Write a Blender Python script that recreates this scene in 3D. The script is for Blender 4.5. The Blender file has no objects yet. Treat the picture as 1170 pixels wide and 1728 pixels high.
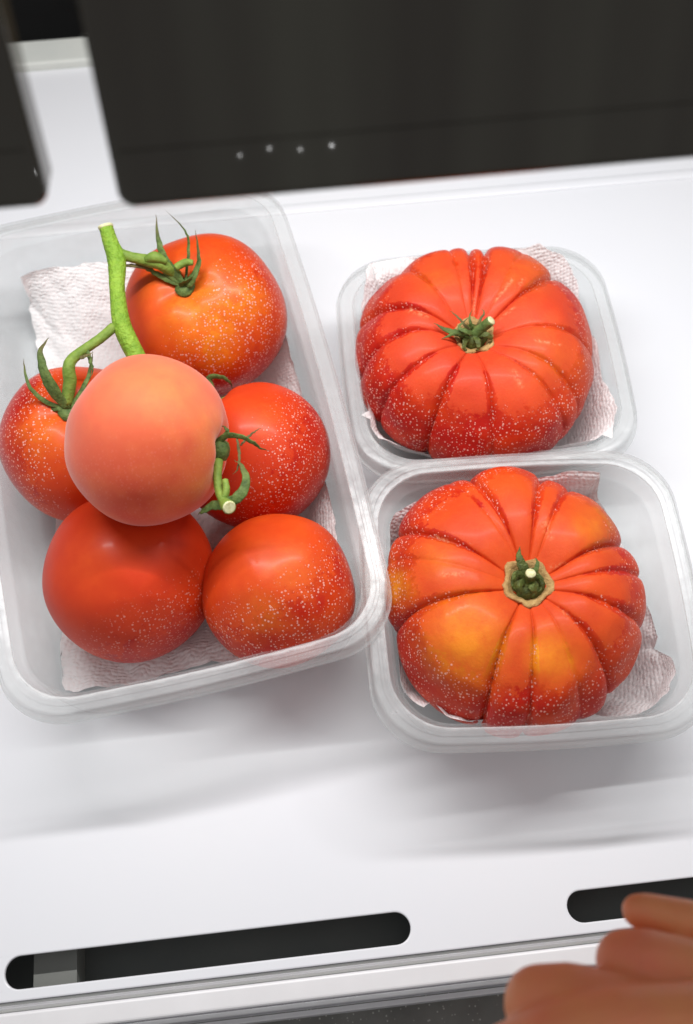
import bpy, bmesh, math, random
from mathutils import Vector, Matrix, Quaternion, noise

# ------------------------------------------------------------------ camera
# The scene is laid out in centimetres (x right along the shelf, y away, z up);
# every top-level object carries a scale of 0.01 so the place is life-size.
S = 0.01
PW, PH, FPX = 1170.0, 1728.0, 1780.0
PITCH, YAW, ROLL, DIST = math.radians(64), math.radians(5.4), math.radians(0.9), 46.5
FWD = Vector((math.sin(YAW) * math.cos(PITCH), math.cos(YAW) * math.cos(PITCH), -math.sin(PITCH)))
_r0 = Vector((math.cos(YAW), -math.sin(YAW), 0))
_u0 = _r0.cross(FWD)
RIGHT = _r0 * math.cos(ROLL) - _u0 * math.sin(ROLL)
UP = _u0 * math.cos(ROLL) + _r0 * math.sin(ROLL)
CAM = Vector((0, 0, 2.5)) - FWD * DIST

scene = bpy.context.scene
col = scene.collection
cam_data = bpy.data.cameras.new('camera')
cam = bpy.data.objects.new('camera', cam_data)
col.objects.link(cam)
cam.matrix_world = Matrix(((RIGHT.x, UP.x, -FWD.x, CAM.x * S), (RIGHT.y, UP.y, -FWD.y, CAM.y * S),
                           (RIGHT.z, UP.z, -FWD.z, CAM.z * S), (0, 0, 0, 1)))
cam_data.sensor_fit = 'HORIZONTAL'
cam_data.sensor_width = 36
cam_data.lens = 36 * FPX / PW
cam_data.clip_start = 0.01
cam_data.clip_end = 50
cam_data.dof.use_dof = True
cam_data.dof.focus_distance = 0.425
cam_data.dof.aperture_fstop = (cam_data.lens / 1000) / 0.0046
scene.camera = cam

# ------------------------------------------------------------------ light
world = bpy.data.worlds.new('World')
scene.world = world
world.use_nodes = True
bg = world.node_tree.nodes['Background']
bg.inputs[0].default_value = (0.985, 0.985, 1.0, 1)
bg.inputs[1].default_value = 0.39

def lamp(name, kind, loc, power, size, colour=(1, 1, 1)):
    d = bpy.data.lights.new(name, kind)
    d.energy = power
    d.color = colour
    d.shadow_soft_size = size * S
    o = bpy.data.objects.new(name, d)
    o.location = Vector(loc) * S
    col.objects.link(o)
    return o

# the case lighting: one long thin strip across the shelf, behind the panels
strip = lamp('led_strip', 'AREA', (1.0, 12.5, 41), 2.4, 0, (1.0, 0.99, 0.985))
strip.data.shape = 'RECTANGLE'
strip.data.size = 56 * S
strip.data.size_y = 0.9 * S
strip.rotation_euler = (math.radians(-22), 0, 0)

vs = scene.view_settings
scene.display_settings.display_device = 'sRGB'
vs.view_transform = 'Standard'
vs.look = 'None'
vs.exposure = 0.1
vs.gamma = 1
vs.use_curve_mapping = False
scene.cycles.max_bounces = 10
scene.cycles.transparent_max_bounces = 24
scene.cycles.use_denoising = True

# ------------------------------------------------------------------ helpers
def ray(px, py):
    return (RIGHT * (px - PW / 2) - UP * (py - PH / 2) + FWD * FPX)

def at(px, py, z):
    d = ray(px, py)
    return CAM + d * ((z - CAM.z) / d.z)

def far(px, py, depth):
    return CAM + ray(px, py) * (depth / FPX)

def on_ball(px, py, c, r):
    """point of a ball where the line of sight first meets it (or passes nearest)"""
    d = ray(px, py).normalized()
    m = CAM - c
    b = m.dot(d)
    disc = b * b - (m.dot(m) - r * r)
    t = -b - math.sqrt(disc) if disc > 0 else -b
    return CAM + d * t

def link(o, parent=None):
    col.objects.link(o)
    if parent is not None:
        o.parent = parent
    else:
        o.scale = (S, S, S)
    return o

def thing(name, label, cat, loc=(0, 0, 0), group=None):
    o = bpy.data.objects.new(name, None)
    o.empty_display_size = 1
    o.location = Vector(loc) * S
    link(o)
    o['label'] = label
    o['category'] = cat
    if group:
        o['group'] = group
    return o

def tag(o, label, cat, group=None):
    o['label'] = label
    o['category'] = cat
    if group:
        o['group'] = group
    return o

def mesh_obj(name, verts, faces, material, parent=None, smooth=True, loc=None, off=None, sharp=None):
    me = bpy.data.meshes.new(name)
    if off is not None:
        verts = [Vector(v) - Vector(off) for v in verts]
    me.from_pydata([tuple(v) for v in verts], [], faces)
    me.update()
    if smooth:
        me.polygons.foreach_set('use_smooth', [True] * len(me.polygons))
    if sharp:
        me.set_sharp_from_angle(angle=math.radians(sharp))
    me.materials.append(material)
    o = bpy.data.objects.new(name, me)
    link(o, parent)
    if loc is not None:
        o.location = Vector(loc) * (S if parent is None else 1)
    return o

def float_attr(o, name, values):
    a = o.data.attributes.new(name, 'FLOAT', 'POINT')
    a.data.foreach_set('value', values)

def sstep(a, b, x):
    t = max(0.0, min(1.0, (x - a) / (b - a)))
    return t * t * (3 - 2 * t)

def spline(pts, n):
    """Catmull-Rom through the points (Vectors of any size)"""
    P = [Vector(p) for p in pts]
    P = [P[0] * 2 - P[1]] + P + [P[-1] * 2 - P[-2]]
    out = []
    segs = len(P) - 3
    for i in range(n + 1):
        u = i / n * segs
        k = min(int(u), segs - 1)
        t = u - k
        a, b, c, d = P[k:k + 4]
        out.append(0.5 * ((2 * b) + (c - a) * t + (2 * a - 5 * b + 4 * c - d) * t * t + (3 * b - a - 3 * c + d) * t ** 3))
    return out

def tube_data(path, radii, seg=12, flat=None, cap=True, wob=0.0, seed=0):
    """ring-lofted tube; flat=(width factor, thickness factor, hint) makes a ribbon"""
    rng = random.Random(seed)
    V, F = [], []
    n = len(path)
    ref = None
    for i, p in enumerate(path):
        t = (path[min(i + 1, n - 1)] - path[max(i - 1, 0)]).normalized()
        if ref is None:
            ref = flat[2] if flat else (Vector((0, 0, 1)) if abs(t.z) < 0.9 else Vector((1, 0, 0)))
            ref = Vector(ref)
        s = t.cross(ref)
        if s.length < 1e-5:
            s = t.orthogonal()
        s.normalize()
        u = s.cross(t).normalized()
        ref = u
        r = radii[i] if isinstance(radii, (list, tuple)) else radii
        for k in range(seg):
            a = 2 * math.pi * k / seg
            fa, fb = (flat[0], flat[1]) if flat else (1, 1)
            rr = r * (1 + (rng.random() - 0.5) * wob)
            V.append(p + s * (math.cos(a) * rr * fa) + u * (math.sin(a) * rr * fb))
    for i in range(n - 1):
        for k in range(seg):
            a, b = i * seg + k, i * seg + (k + 1) % seg
            F.append((a, b, b + seg, a + seg))
    if cap:
        F.append(tuple(range(seg - 1, -1, -1)))
        F.append(tuple((n - 1) * seg + k for k in range(seg)))
    return V, F

# ------------------------------------------------------------------ materials
def new_mat(name):
    m = bpy.data.materials.new(name)
    m.use_nodes = True
    nt = m.node_tree
    b = nt.nodes['Principled BSDF']
    return m, nt, b

def N(nt, kind, **kw):
    n = nt.nodes.new(kind)
    for k, v in kw.items():
        if k in n.inputs:
            n.inputs[k].default_value = v
        else:
            setattr(n, k, v)
    return n

def L(nt, a, b):
    nt.links.new(a, b)

def ramp(nt, fac, stops):
    r = N(nt, 'ShaderNodeValToRGB')
    e = r.color_ramp.elements
    while len(e) < len(stops):
        e.new(0.5)
    for i, (p, c) in enumerate(stops):
        e[i].position = p
        e[i].color = (c[0], c[1], c[2], 1) if isinstance(c, (tuple, list)) else (c, c, c, 1)
    L(nt, fac, r.inputs[0])
    return r

def mixc(nt, fac, a, b, blend='MIX'):
    m = N(nt, 'ShaderNodeMix', data_type='RGBA', blend_type=blend)
    for sock, v in ((m.inputs[0], fac), (m.inputs[6], a), (m.inputs[7], b)):
        if hasattr(v, 'links'):
            L(nt, v, sock)
        else:
            sock.default_value = v if isinstance(v, float) else (v[0], v[1], v[2], 1)
    return m.outputs[2]

def mathn(nt, op, a, b=None, c=None):
    m = N(nt, 'ShaderNodeMath', operation=op)
    for i, v in enumerate((a, b, c)):
        if v is None:
            continue
        if hasattr(v, 'links'):
            L(nt, v, m.inputs[i])
        else:
            m.inputs[i].default_value = v
    return m.outputs[0]

def coord(nt, which='Object'):
    return N(nt, 'ShaderNodeTexCoord').outputs[which]

def noise_n(nt, vec, scale, detail=3.0, rough=0.5):
    n = N(nt, 'ShaderNodeTexNoise')
    n.inputs['Scale'].default_value = scale
    n.inputs['Detail'].default_value = detail
    n.inputs['Roughness'].default_value = rough
    L(nt, vec, n.inputs['Vector'])
    return n.outputs[0]

def bump(nt, bsdf, height, dist, strength=1.0):
    b = N(nt, 'ShaderNodeBump')
    b.inputs['Strength'].default_value = strength
    b.inputs['Distance'].default_value = dist
    L(nt, height, b.inputs['Height'])
    L(nt, b.outputs[0], bsdf.inputs['Normal'])
    return b

def mat_tomato(name, red, orange, yellow, rough=0.36, dots=0.9, sheen=0.0, flake=1.1, coat=0.10, grain=0.0, lit_patch=(0.70, 0.065, 0.012)):
    m, nt, b = new_mat(name)
    oc = coord(nt)
    base = noise_n(nt, oc, 0.32, 3.0, 0.55)
    fine = noise_n(nt, oc, 1.7, 4.0, 0.6)
    f = mathn(nt, 'ADD', base, mathn(nt, 'MULTIPLY', mathn(nt, 'SUBTRACT', fine, 0.5), 0.35))
    c = mixc(nt, ramp(nt, f, [(0.40, 0.0), (0.66, 1.0)]).outputs[0], red, orange)
    at_y = N(nt, 'ShaderNodeAttribute', attribute_name='unripe').outputs['Fac']
    yy = mathn(nt, 'MULTIPLY', at_y, mathn(nt, 'ADD', mathn(nt, 'MULTIPLY', fine, 1.6), 0.1))
    c = mixc(nt, yy, c, yellow)
    at_s = N(nt, 'ShaderNodeAttribute', attribute_name='scar').outputs['Fac']
    c = mixc(nt, mathn(nt, 'MULTIPLY', at_s, mathn(nt, 'MULTIPLY', ramp(nt, noise_n(nt, oc, 7.0, 4.0), [(0.42, 0.0), (0.62, 1.0)]).outputs[0], 0.6)), c, (0.82, 0.50, 0.26))
    # light on the upper skin painted in as paler orange, with an uneven border
    at_b = N(nt, 'ShaderNodeAttribute', attribute_name='lit_patch').outputs['Fac']
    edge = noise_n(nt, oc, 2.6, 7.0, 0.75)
    lit = ramp(nt, mathn(nt, 'ADD', at_b, mathn(nt, 'MULTIPLY', mathn(nt, 'SUBTRACT', edge, 0.5), flake)),
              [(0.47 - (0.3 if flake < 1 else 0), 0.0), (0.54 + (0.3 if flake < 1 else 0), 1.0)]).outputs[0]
    c = mixc(nt, mathn(nt, 'MULTIPLY_ADD', lit, 0.50, 0.0), c, lit_patch)
    # pale lenticel dots where the painted lit patch is thin
    vo = N(nt, 'ShaderNodeTexVoronoi', feature='F1')
    vo.inputs['Scale'].default_value = 8.0
    vo.inputs['Randomness'].default_value = 0.9
    L(nt, oc, vo.inputs['Vector'])
    sel = N(nt, 'ShaderNodeSeparateColor')
    L(nt, vo.outputs['Color'], sel.inputs[0])
    rad = mathn(nt, 'MULTIPLY_ADD', sel.outputs[0], 0.24, 0.14)
    d = mathn(nt, 'SUBTRACT', rad, vo.outputs['Distance'])
    dot = ramp(nt, mathn(nt, 'MULTIPLY_ADD', d, 4.0, 0.5), [(0.42, 0.0), (0.62, 1.0)]).outputs[0]
    at_d = N(nt, 'ShaderNodeAttribute', attribute_name='dots').outputs['Fac']
    clump = ramp(nt, mathn(nt, 'ADD', at_d, mathn(nt, 'MULTIPLY', mathn(nt, 'SUBTRACT', edge, 0.5), 1.5)),
                 [(0.42, 0.0), (0.60, 1.0)]).outputs[0]
    dm = mathn(nt, 'MULTIPLY', mathn(nt, 'MULTIPLY', dot, clump), dots)
    c = mixc(nt, mathn(nt, 'MULTIPLY', dm, 0.76), c, (0.90, 0.50, 0.42))
    L(nt, c, b.inputs['Base Color'])
    L(nt, mathn(nt, 'MULTIPLY_ADD', lit, 0.12, rough), b.inputs['Roughness'])
    b.inputs['Subsurface Weight'].default_value = 0.18
    b.inputs['Subsurface Radius'].default_value = (1.0, 0.25, 0.1)
    b.inputs['Subsurface Scale'].default_value = 0.003
    b.inputs['Coat Weight'].default_value = 0.0 if sheen else coat
    b.inputs['Coat Roughness'].default_value = 0.2
    b.inputs['Sheen Weight'].default_value = sheen
    b.inputs['Sheen Roughness'].default_value = 0.4
    b.inputs['Sheen Tint'].default_value = (1, 0.8, 0.75, 1)
    b.inputs['Specular IOR Level'].default_value = 0.22
    h = mathn(nt, 'ADD', mathn(nt, 'MULTIPLY', dm, 0.6), mathn(nt, 'MULTIPLY', fine, 0.5))
    if grain:
        h = mathn(nt, 'ADD', h, mathn(nt, 'MULTIPLY', noise_n(nt, oc, 9.0, 5.0, 0.7), grain))
    bump(nt, b, h, 0.0003 + 0.0003 * grain, 0.7)
    return m

def mat_plain(name, c1, c2, scale, rough, spec=0.5, bump_d=0.0, metallic=0.0, detail=4.0, bscale=None):
    m, nt, b = new_mat(name)
    oc = coord(nt)
    n = noise_n(nt, oc, scale, detail, 0.6)
    L(nt, ramp(nt, n, [(0.3, c1), (0.7, c2)]).outputs[0], b.inputs['Base Color'])
    b.inputs['Roughness'].default_value = rough
    b.inputs['Specular IOR Level'].default_value = spec
    b.inputs['Metallic'].default_value = metallic
    if bump_d:
        bump(nt, b, noise_n(nt, oc, bscale or scale * 3, 4.0), bump_d)
    return m

M = {}
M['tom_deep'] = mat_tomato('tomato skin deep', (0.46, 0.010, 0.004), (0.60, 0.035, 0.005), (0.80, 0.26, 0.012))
M['tom_orange'] = mat_tomato('tomato skin orange', (0.50, 0.014, 0.005), (0.66, 0.060, 0.006), (0.84, 0.33, 0.015), lit_patch=(0.76, 0.095, 0.012))
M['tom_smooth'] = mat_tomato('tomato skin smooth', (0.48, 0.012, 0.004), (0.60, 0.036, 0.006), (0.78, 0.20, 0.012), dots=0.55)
M['tom_peach'] = mat_tomato('tomato skin matte', (0.66, 0.065, 0.024), (0.74, 0.12, 0.035), (0.84, 0.30, 0.05), rough=0.5, dots=0.1, sheen=0.45, flake=0.3, lit_patch=(0.80, 0.19, 0.10))
M['beef_a'] = mat_tomato('ribbed tomato skin red', (0.48, 0.012, 0.006), (0.64, 0.050, 0.008), (0.82, 0.28, 0.014), rough=0.42, coat=0.05, grain=0.5, dots=1.0, lit_patch=(0.76, 0.095, 0.028))
M['beef_b'] = mat_tomato('ribbed tomato skin orange', (0.48, 0.012, 0.005), (0.66, 0.060, 0.008), (0.87, 0.38, 0.012), rough=0.42, coat=0.05, grain=0.5, dots=0.95, lit_patch=(0.78, 0.110, 0.018))
M['stem'] = mat_plain('vine stem green', (0.15, 0.30, 0.02), (0.30, 0.48, 0.05), 2.2, 0.55, 0.3, 0.0012)
M['branch'] = mat_plain('vine branch green', (0.13, 0.22, 0.03), (0.24, 0.34, 0.06), 2.5, 0.6, 0.3, 0.0004)
M['sepal'] = mat_plain('sepal green', (0.045, 0.085, 0.018), (0.16, 0.23, 0.06), 3.4, 0.62, 0.3, 0.0004)
def dry_tips(m):
    nt = m.node_tree
    b = nt.nodes['Principled BSDF']
    src = b.inputs['Base Color'].links[0].from_socket
    al = N(nt, 'ShaderNodeAttribute', attribute_name='along').outputs['Fac']
    f = ramp(nt, mathn(nt, 'ADD', al, mathn(nt, 'MULTIPLY', mathn(nt, 'SUBTRACT', noise_n(nt, coord(nt), 3.0), 0.5), 0.5)), [(0.62, 0.0), (1.0, 1.0)]).outputs[0]
    L(nt, mixc(nt, f, src, (0.12, 0.085, 0.03)), b.inputs['Base Color'])
dry_tips(M['sepal'])
M['dry'] = mat_plain('dry sepal brown', (0.10, 0.075, 0.03), (0.17, 0.15, 0.05), 3.0, 0.7, 0.3)
M['dark_calyx'] = mat_plain('calyx dark green', (0.035, 0.050, 0.008), (0.13, 0.16, 0.03), 4.0, 0.55, 0.4, 0.0006)
M['cork'] = mat_plain('corky scar', (0.36, 0.20, 0.07), (0.56, 0.37, 0.15), 5.0, 0.75, 0.25, 0.0006)
M['cut'] = mat_plain('cut stem end', (0.52, 0.50, 0.22), (0.80, 0.78, 0.50), 9.0, 0.6, 0.3)

def mat_plastic(name, veil, tint=(0.945, 0.956, 0.950)):
    m, nt, b = new_mat(name)
    out = nt.nodes['Material Output']
    oc = coord(nt)
    b.inputs['Base Color'].default_value = (0.93, 0.93, 0.945, 1)
    b.inputs['Roughness'].default_value = 0.38
    b.inputs['Specular IOR Level'].default_value = 0.5
    tl = N(nt, 'ShaderNodeBsdfTranslucent')
    tl.inputs[0].default_value = (0.96, 0.96, 0.965, 1)
    body = N(nt, 'ShaderNodeMixShader')
    body.inputs[0].default_value = 0.5
    L(nt, b.outputs[0], body.inputs[1])
    L(nt, tl.outputs[0], body.inputs[2])
    tr = N(nt, 'ShaderNodeBsdfTransparent')
    tr.inputs[0].default_value = (*tint, 1)
    v = mathn(nt, 'MULTIPLY_ADD', noise_n(nt, oc, 0.7, 3.0), 0.16, veil - 0.08)
    mx = N(nt, 'ShaderNodeMixShader')
    L(nt, v, mx.inputs[0])
    L(nt, tr.outputs[0], mx.inputs[1])
    L(nt, body.outputs[0], mx.inputs[2])
    gl = N(nt, 'ShaderNodeBsdfGlossy')
    gl.inputs['Roughness'].default_value = 0.26
    lw = N(nt, 'ShaderNodeLayerWeight')
    fr = mathn(nt, 'MULTIPLY_ADD', mathn(nt, 'POWER', lw.outputs['Facing'], 4.0), 0.30, 0.026)
    mx2 = N(nt, 'ShaderNodeMixShader')
    L(nt, fr, mx2.inputs[0])
    L(nt, mx.outputs[0], mx2.inputs[1])
    L(nt, gl.outputs[0], mx2.inputs[2])
    L(nt, mx2.outputs[0], out.inputs[0])
    bn = N(nt, 'ShaderNodeBump')
    bn.inputs['Strength'].default_value = 0.35
    bn.inputs['Distance'].default_value = 0.0015
    L(nt, noise_n(nt, oc, 0.9, 2.0), bn.inputs['Height'])
    for n in (b, gl):
        L(nt, bn.outputs[0], n.inputs['Normal'])
    return m

M['tub'] = mat_plastic('cloudy plastic wall', 0.125)
M['tub_rim'] = mat_plastic('cloudy plastic rim', 0.22)
M['acrylic'] = mat_plastic('clear acrylic', 0.42, (0.93, 0.92, 0.94))

def mat_paper():
    m, nt, b = new_mat('embossed paper')
    uv = N(nt, 'ShaderNodeUVMap', uv_map='sheet').outputs[0]
    vo = N(nt, 'ShaderNodeTexVoronoi', feature='SMOOTH_F1')
    vo.inputs['Scale'].default_value = 1.0
    vo.inputs['Randomness'].default_value = 0.45
    vo.inputs['Smoothness'].default_value = 0.4
    mp = N(nt, 'ShaderNodeMapping')
    mp.inputs['Scale'].default_value = (4.0, 4.8, 1)
    mp.inputs['Rotation'].default_value = (0, 0, math.radians(10))
    L(nt, uv, mp.inputs[0])
    L(nt, mp.outputs[0], vo.inputs['Vector'])
    wr = noise_n(nt, uv, 1.1, 5.0, 0.6)
    h = mathn(nt, 'ADD', mathn(nt, 'MULTIPLY', vo.outputs['Distance'], -0.8), mathn(nt, 'MULTIPLY', wr, 0.9))
    L(nt, ramp(nt, wr, [(0.2, (0.90, 0.89, 0.89)), (0.8, (0.945, 0.94, 0.94))]).outputs[0], b.inputs['Base Color'])
    b.inputs['Roughness'].default_value = 0.9
    b.inputs['Specular IOR Level'].default_value = 0.1
    bump(nt, b, h, 0.0011, 0.85)
    out = nt.nodes['Material Output']
    tl = N(nt, 'ShaderNodeBsdfTranslucent')
    tl.inputs[0].default_value = (0.9, 0.88, 0.87, 1)
    mx = N(nt, 'ShaderNodeMixShader')
    mx.inputs[0].default_value = 0.16
    L(nt, b.outputs[0], mx.inputs[1])
    L(nt, tl.outputs[0], mx.inputs[2])
    L(nt, mx.outputs[0], out.inputs[0])
    return m
M['paper'] = mat_paper()

def mat_shelf():
    m, nt, b = new_mat('white enamel shelf')
    oc = coord(nt)
    n = noise_n(nt, oc, 0.08, 4.0)
    L(nt, ramp(nt, n, [(0.3, (0.785, 0.795, 0.83)), (0.7, (0.805, 0.81, 0.835))]).outputs[0], b.inputs['Base Color'])
    L(nt, mathn(nt, 'MULTIPLY_ADD', noise_n(nt, oc, 0.6, 5.0), 0.06, 0.27), b.inputs['Roughness'])
    b.inputs['Specular IOR Level'].default_value = 0.45
    bump(nt, b, noise_n(nt, oc, 0.12, 1.0), 0.0006, 0.10)
    return m
M['shelf'] = mat_shelf()
M['white'] = mat_plain('white profile', (0.74, 0.73, 0.74), (0.80, 0.79, 0.80), 0.3, 0.32, 0.5)
M['black'] = mat_plain('black void', (0.004, 0.004, 0.004), (0.008, 0.008, 0.008), 0.1, 0.8, 0.1)
M['duct'] = mat_plain('dark duct metal', (0.075, 0.082, 0.08), (0.10, 0.105, 0.10), 0.2, 0.5, 0.4)
M['duct_bar'] = mat_plain('grey duct bar', (0.17, 0.175, 0.16), (0.20, 0.205, 0.19), 0.4, 0.5, 0.4)
M['lip'] = mat_plain('pale back lip', (0.66, 0.68, 0.64), (0.74, 0.75, 0.70), 0.3, 0.4, 0.4)

def mat_panel():
    m, nt, b = new_mat('dark glossy panel')
    oc = coord(nt)
    mp = N(nt, 'ShaderNodeMapping')
    mp.inputs['Scale'].default_value = (0.35, 0.02, 0.02)
    L(nt, oc, mp.inputs[0])
    n = noise_n(nt, mp.outputs[0], 1.0, 2.0)
    L(nt, ramp(nt, n, [(0.35, (0.022, 0.016, 0.010)), (0.65, (0.046, 0.043, 0.030))]).outputs[0], b.inputs['Base Color'])
    b.inputs['Roughness'].default_value = 0.025
    b.inputs['Specular IOR Level'].default_value = 0.42
    return m
M['panel'] = mat_panel()

def mat_floor():
    m, nt, b = new_mat('speckled grey floor')
    oc = coord(nt)
    vo = N(nt, 'ShaderNodeTexVoronoi', feature='F1')
    vo.inputs['Scale'].default_value = 4.5
    L(nt, oc, vo.inputs['Vector'])
    sp = ramp(nt, vo.outputs['Distance'], [(0.12, 1.0), (0.22, 0.0)]).outputs[0]
    n = noise_n(nt, oc, 0.5, 5.0)
    c = ramp(nt, n, [(0.3, (0.105, 0.105, 0.095)), (0.7, (0.17, 0.17, 0.155))]).outputs[0]
    L(nt, mixc(nt, mathn(nt, 'MULTIPLY', sp, 0.6), c, (0.5, 0.5, 0.46)), b.inputs['Base Color'])
    b.inputs['Roughness'].default_value = 0.4
    return m
M['floor'] = mat_floor()

def mat_skin():
    m, nt, b = new_mat('skin')
    oc = coord(nt)
    n = noise_n(nt, oc, 0.45, 3.0)
    L(nt, ramp(nt, n, [(0.3, (0.84, 0.25, 0.13)), (0.7, (0.86, 0.33, 0.13))]).outputs[0], b.inputs['Base Color'])
    b.inputs['Roughness'].default_value = 0.5
    b.inputs['Subsurface Weight'].default_value = 0.25
    b.inputs['Subsurface Radius'].default_value = (1.0, 0.35, 0.15)
    b.inputs['Subsurface Scale'].default_value = 0.004
    bump(nt, b, noise_n(nt, oc, 6.0, 4.0), 0.0003, 0.6)
    return m
M['skin'] = mat_skin()

# ------------------------------------------------------------------ setting
def box_data(x0, x1, y0, y1, z0, z1):
    V = [(x0, y0, z0), (x1, y0, z0), (x1, y1, z0), (x0, y1, z0), (x0, y0, z1), (x1, y0, z1), (x1, y1, z1), (x0, y1, z1)]
    F = [(3, 2, 1, 0), (4, 5, 6, 7), (0, 1, 5, 4), (1, 2, 6, 5), (2, 3, 7, 6), (3, 0, 4, 7)]
    return V, F

def add_bevel(o, w, seg=3):
    b = o.modifiers.new('bevel', 'BEVEL')
    b.width = w
    b.segments = seg
    b.limit_method = 'ANGLE'
    b.angle_limit = math.radians(40)
    return o

def build_shelf():
    bm = bmesh.new()
    def loop(pts):
        vs_ = [bm.verts.new((x, y, 0)) for x, y in pts]
        for i in range(len(vs_)):
            bm.edges.new((vs_[i], vs_[(i + 1) % len(vs_)]))
    loop([(-48, -18.05), (48, -18.05), (48, 32), (-48, 32)])
    for a, b in ((-36.8, -21.2), (-15.15, 0.65), (6.9, 22.7), (28.7, 44)):
        r = 0.6
        yc = -17.04
        pts = []
        for k in range(17):
            t = math.pi / 2 + math.pi * k / 16
            pts.append((a + r + r * math.cos(t), yc + r * math.sin(t)))
        for k in range(17):
            t = -math.pi / 2 + math.pi * k / 16
            pts.append((b - r + r * math.cos(t), yc + r * math.sin(t)))
        loop(pts)
    bmesh.ops.triangle_fill(bm, edges=bm.edges[:], use_beauty=True)
    for f in bm.faces:
        if f.normal.z < 0:
            f.normal_flip()
    me = bpy.data.meshes.new('shelf')
    bm.to_mesh(me)
    bm.free()
    me.materials.append(M['shelf'])
    o = bpy.data.objects.new('shelf', me)
    link(o)
    so = o.modifiers.new('solid', 'SOLIDIFY')
    so.thickness = 0.22
    so.offset = -1
    add_bevel(o, 0.06, 2)
    o['kind'] = 'structure'
    return o
shelf = build_shelf()

# low bead pressed into the back of the shelf and the pale lip that ends it
V, F = tube_data([Vector((x, 19.75, 0.0)) for x in range(-48, 49, 4)], 0.22, 16, (1.6, 0.55, (0, 0, 1)))
mesh_obj('bead', V, F, M['shelf'], shelf)
V, F = box_data(-48, 48, 32.02, 34.0, -0.2, 0.5)
o = mesh_obj('back_lip', V, F, M['lip'], shelf, False)
add_bevel(o, 0.15)

V, F = box_data(-60, 60, 36, 37, -8, 60)
o = mesh_obj('back_wall', V, F, M['black'], None, False)
o['kind'] = 'structure'
V, F = box_data(-48, 48, -17.95, -15.2, -2.6, -2.4)
o = mesh_obj('duct_floor', V, F, M['duct'], None, False)
o['kind'] = 'structure'
V, F = box_data(-48, 48, -15.2, -15.0, -2.6, -0.25)
o2 = mesh_obj('duct_wall', V, F, M['duct'], o, False)
for a, b in ((-14.3, -12.6), (2.0, 4.0)):
    V, F = box_data(a, b, -17.9, -15.25, -2.39, -1.0)
    mesh_obj('duct_bar', V, F, M['duct_bar'], o, False)
V, F = box_data(-60, 60, -60, -18.0, -7.2, -7)
o = mesh_obj('floor', V, F, M['floor'], None, False)
o['kind'] = 'structure'

rail = thing('front_rail', 'white rail with clear acrylic strips along the front edge of the shelf', 'rail', (0, -18.8, 0))
V, F = box_data(-48, 48, -19.22, -18.42, -1.6, 0.05)
add_bevel(mesh_obj('profile', V, F, M['white'], rail, False, off=(0, -18.8, 0)), 0.12)
V, F = box_data(-48, 48, -18.40, -18.07, -1.6, -0.28)
add_bevel(mesh_obj('channel', V, F, M['lip'], rail, False, off=(0, -18.8, 0)), 0.03)
V, F = box_data(-48, 48, -18.30, -18.18, -0.275, 0.12)
add_bevel(mesh_obj('acrylic_strip', V, F, M['acrylic'], rail, False, off=(0, -18.8, 0)), 0.04)
V, F = box_data(-48, 48, -19.45, -19.25, -5.0, -0.1)
add_bevel(mesh_obj('acrylic_strip', V, F, M['acrylic'], rail, False, off=(0, -18.8, 0)), 0.05)
V, F = box_data(-48, 48, -19.75, -19.55, -5.0, -0.45)
add_bevel(mesh_obj('acrylic_strip', V, F, M['acrylic'], rail, False, off=(0, -18.8, 0)), 0.05)

# ------------------------------------------------------------------ dark hanging panels
LEAN = math.radians(71)
PU = Vector((0, math.cos(LEAN), math.sin(LEAN)))
PN = Vector((0, -math.sin(LEAN), math.cos(LEAN)))

def panel(name, label, corner, width, side, length, thick):
    """slab hanging from above; corner = lower visible corner, side=+1 extends right, -1 left"""
    rad = 0.4
    x0, x1 = (0, width) if side > 0 else (-width, 0)
    pts = []
    for cx, a0 in ((x0 + rad, 180), (x1 - rad, 270)):
        for k in range(9):
            t = math.radians(a0 + 90 * k / 8)
            pts.append((cx + rad * math.cos(t), rad + rad * math.sin(t)))
    pts += [(x1, length), (x0, length)]
    V = [Vector((x, 0, 0)) + PU * s for x, s in pts] + [Vector((x, 0, 0)) + PU * s - PN * thick for x, s in pts]
    n = len(pts)
    F = [tuple(range(n)), tuple(range(2 * n - 1, n - 1, -1))] + [(i, i + n, (i + 1) % n + n, (i + 1) % n) for i in range(n)]
    o = mesh_obj(name, V, F, M['panel'], None, False)
    o.location = corner * S
    add_bevel(o, 0.18, 4)
    V, F = box_data(x0 + 0.25, x1 - 0.25, 0, 0.02, 0, 0.05)
    P0_ = PU * 1.35 + PN * 0.012
    V = [Vector((v[0], 0, 0)) + P0_ + PU * (v[2] * 1.2) + PN * v[1] for v in V]
    mesh_obj('trim_line', V, F, M['panel'], o, False)
    tag(o, label, 'panel', 'dark panels hanging above the shelf')
    return o
PC = far(203, 356, 24)
panel('dark_panel', 'wide dark glossy panel hanging across the top above both right containers', PC, 34, 1, 16, 0.9)
panel('dark_panel', 'dark glossy panel at the upper left corner beside the narrow gap', far(86, 350, 24), 20, -1, 16, 1.3)

# small shop lamps behind the viewer, mirrored in the wide panel
for (px, py, e) in ((405, 262, 0.7), (455, 250, 0.9), (507, 252, 0.8), (560, 245, 1.3)):
    d = ray(px, py).normalized()
    t = (PC - CAM).dot(PN) / d.dot(PN)
    hit = CAM + d * t
    r = d - 2 * d.dot(PN) * PN
    lamp('shop_lamp', 'POINT', hit + r * 70, 0.0016 * e, 0.09)

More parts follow.
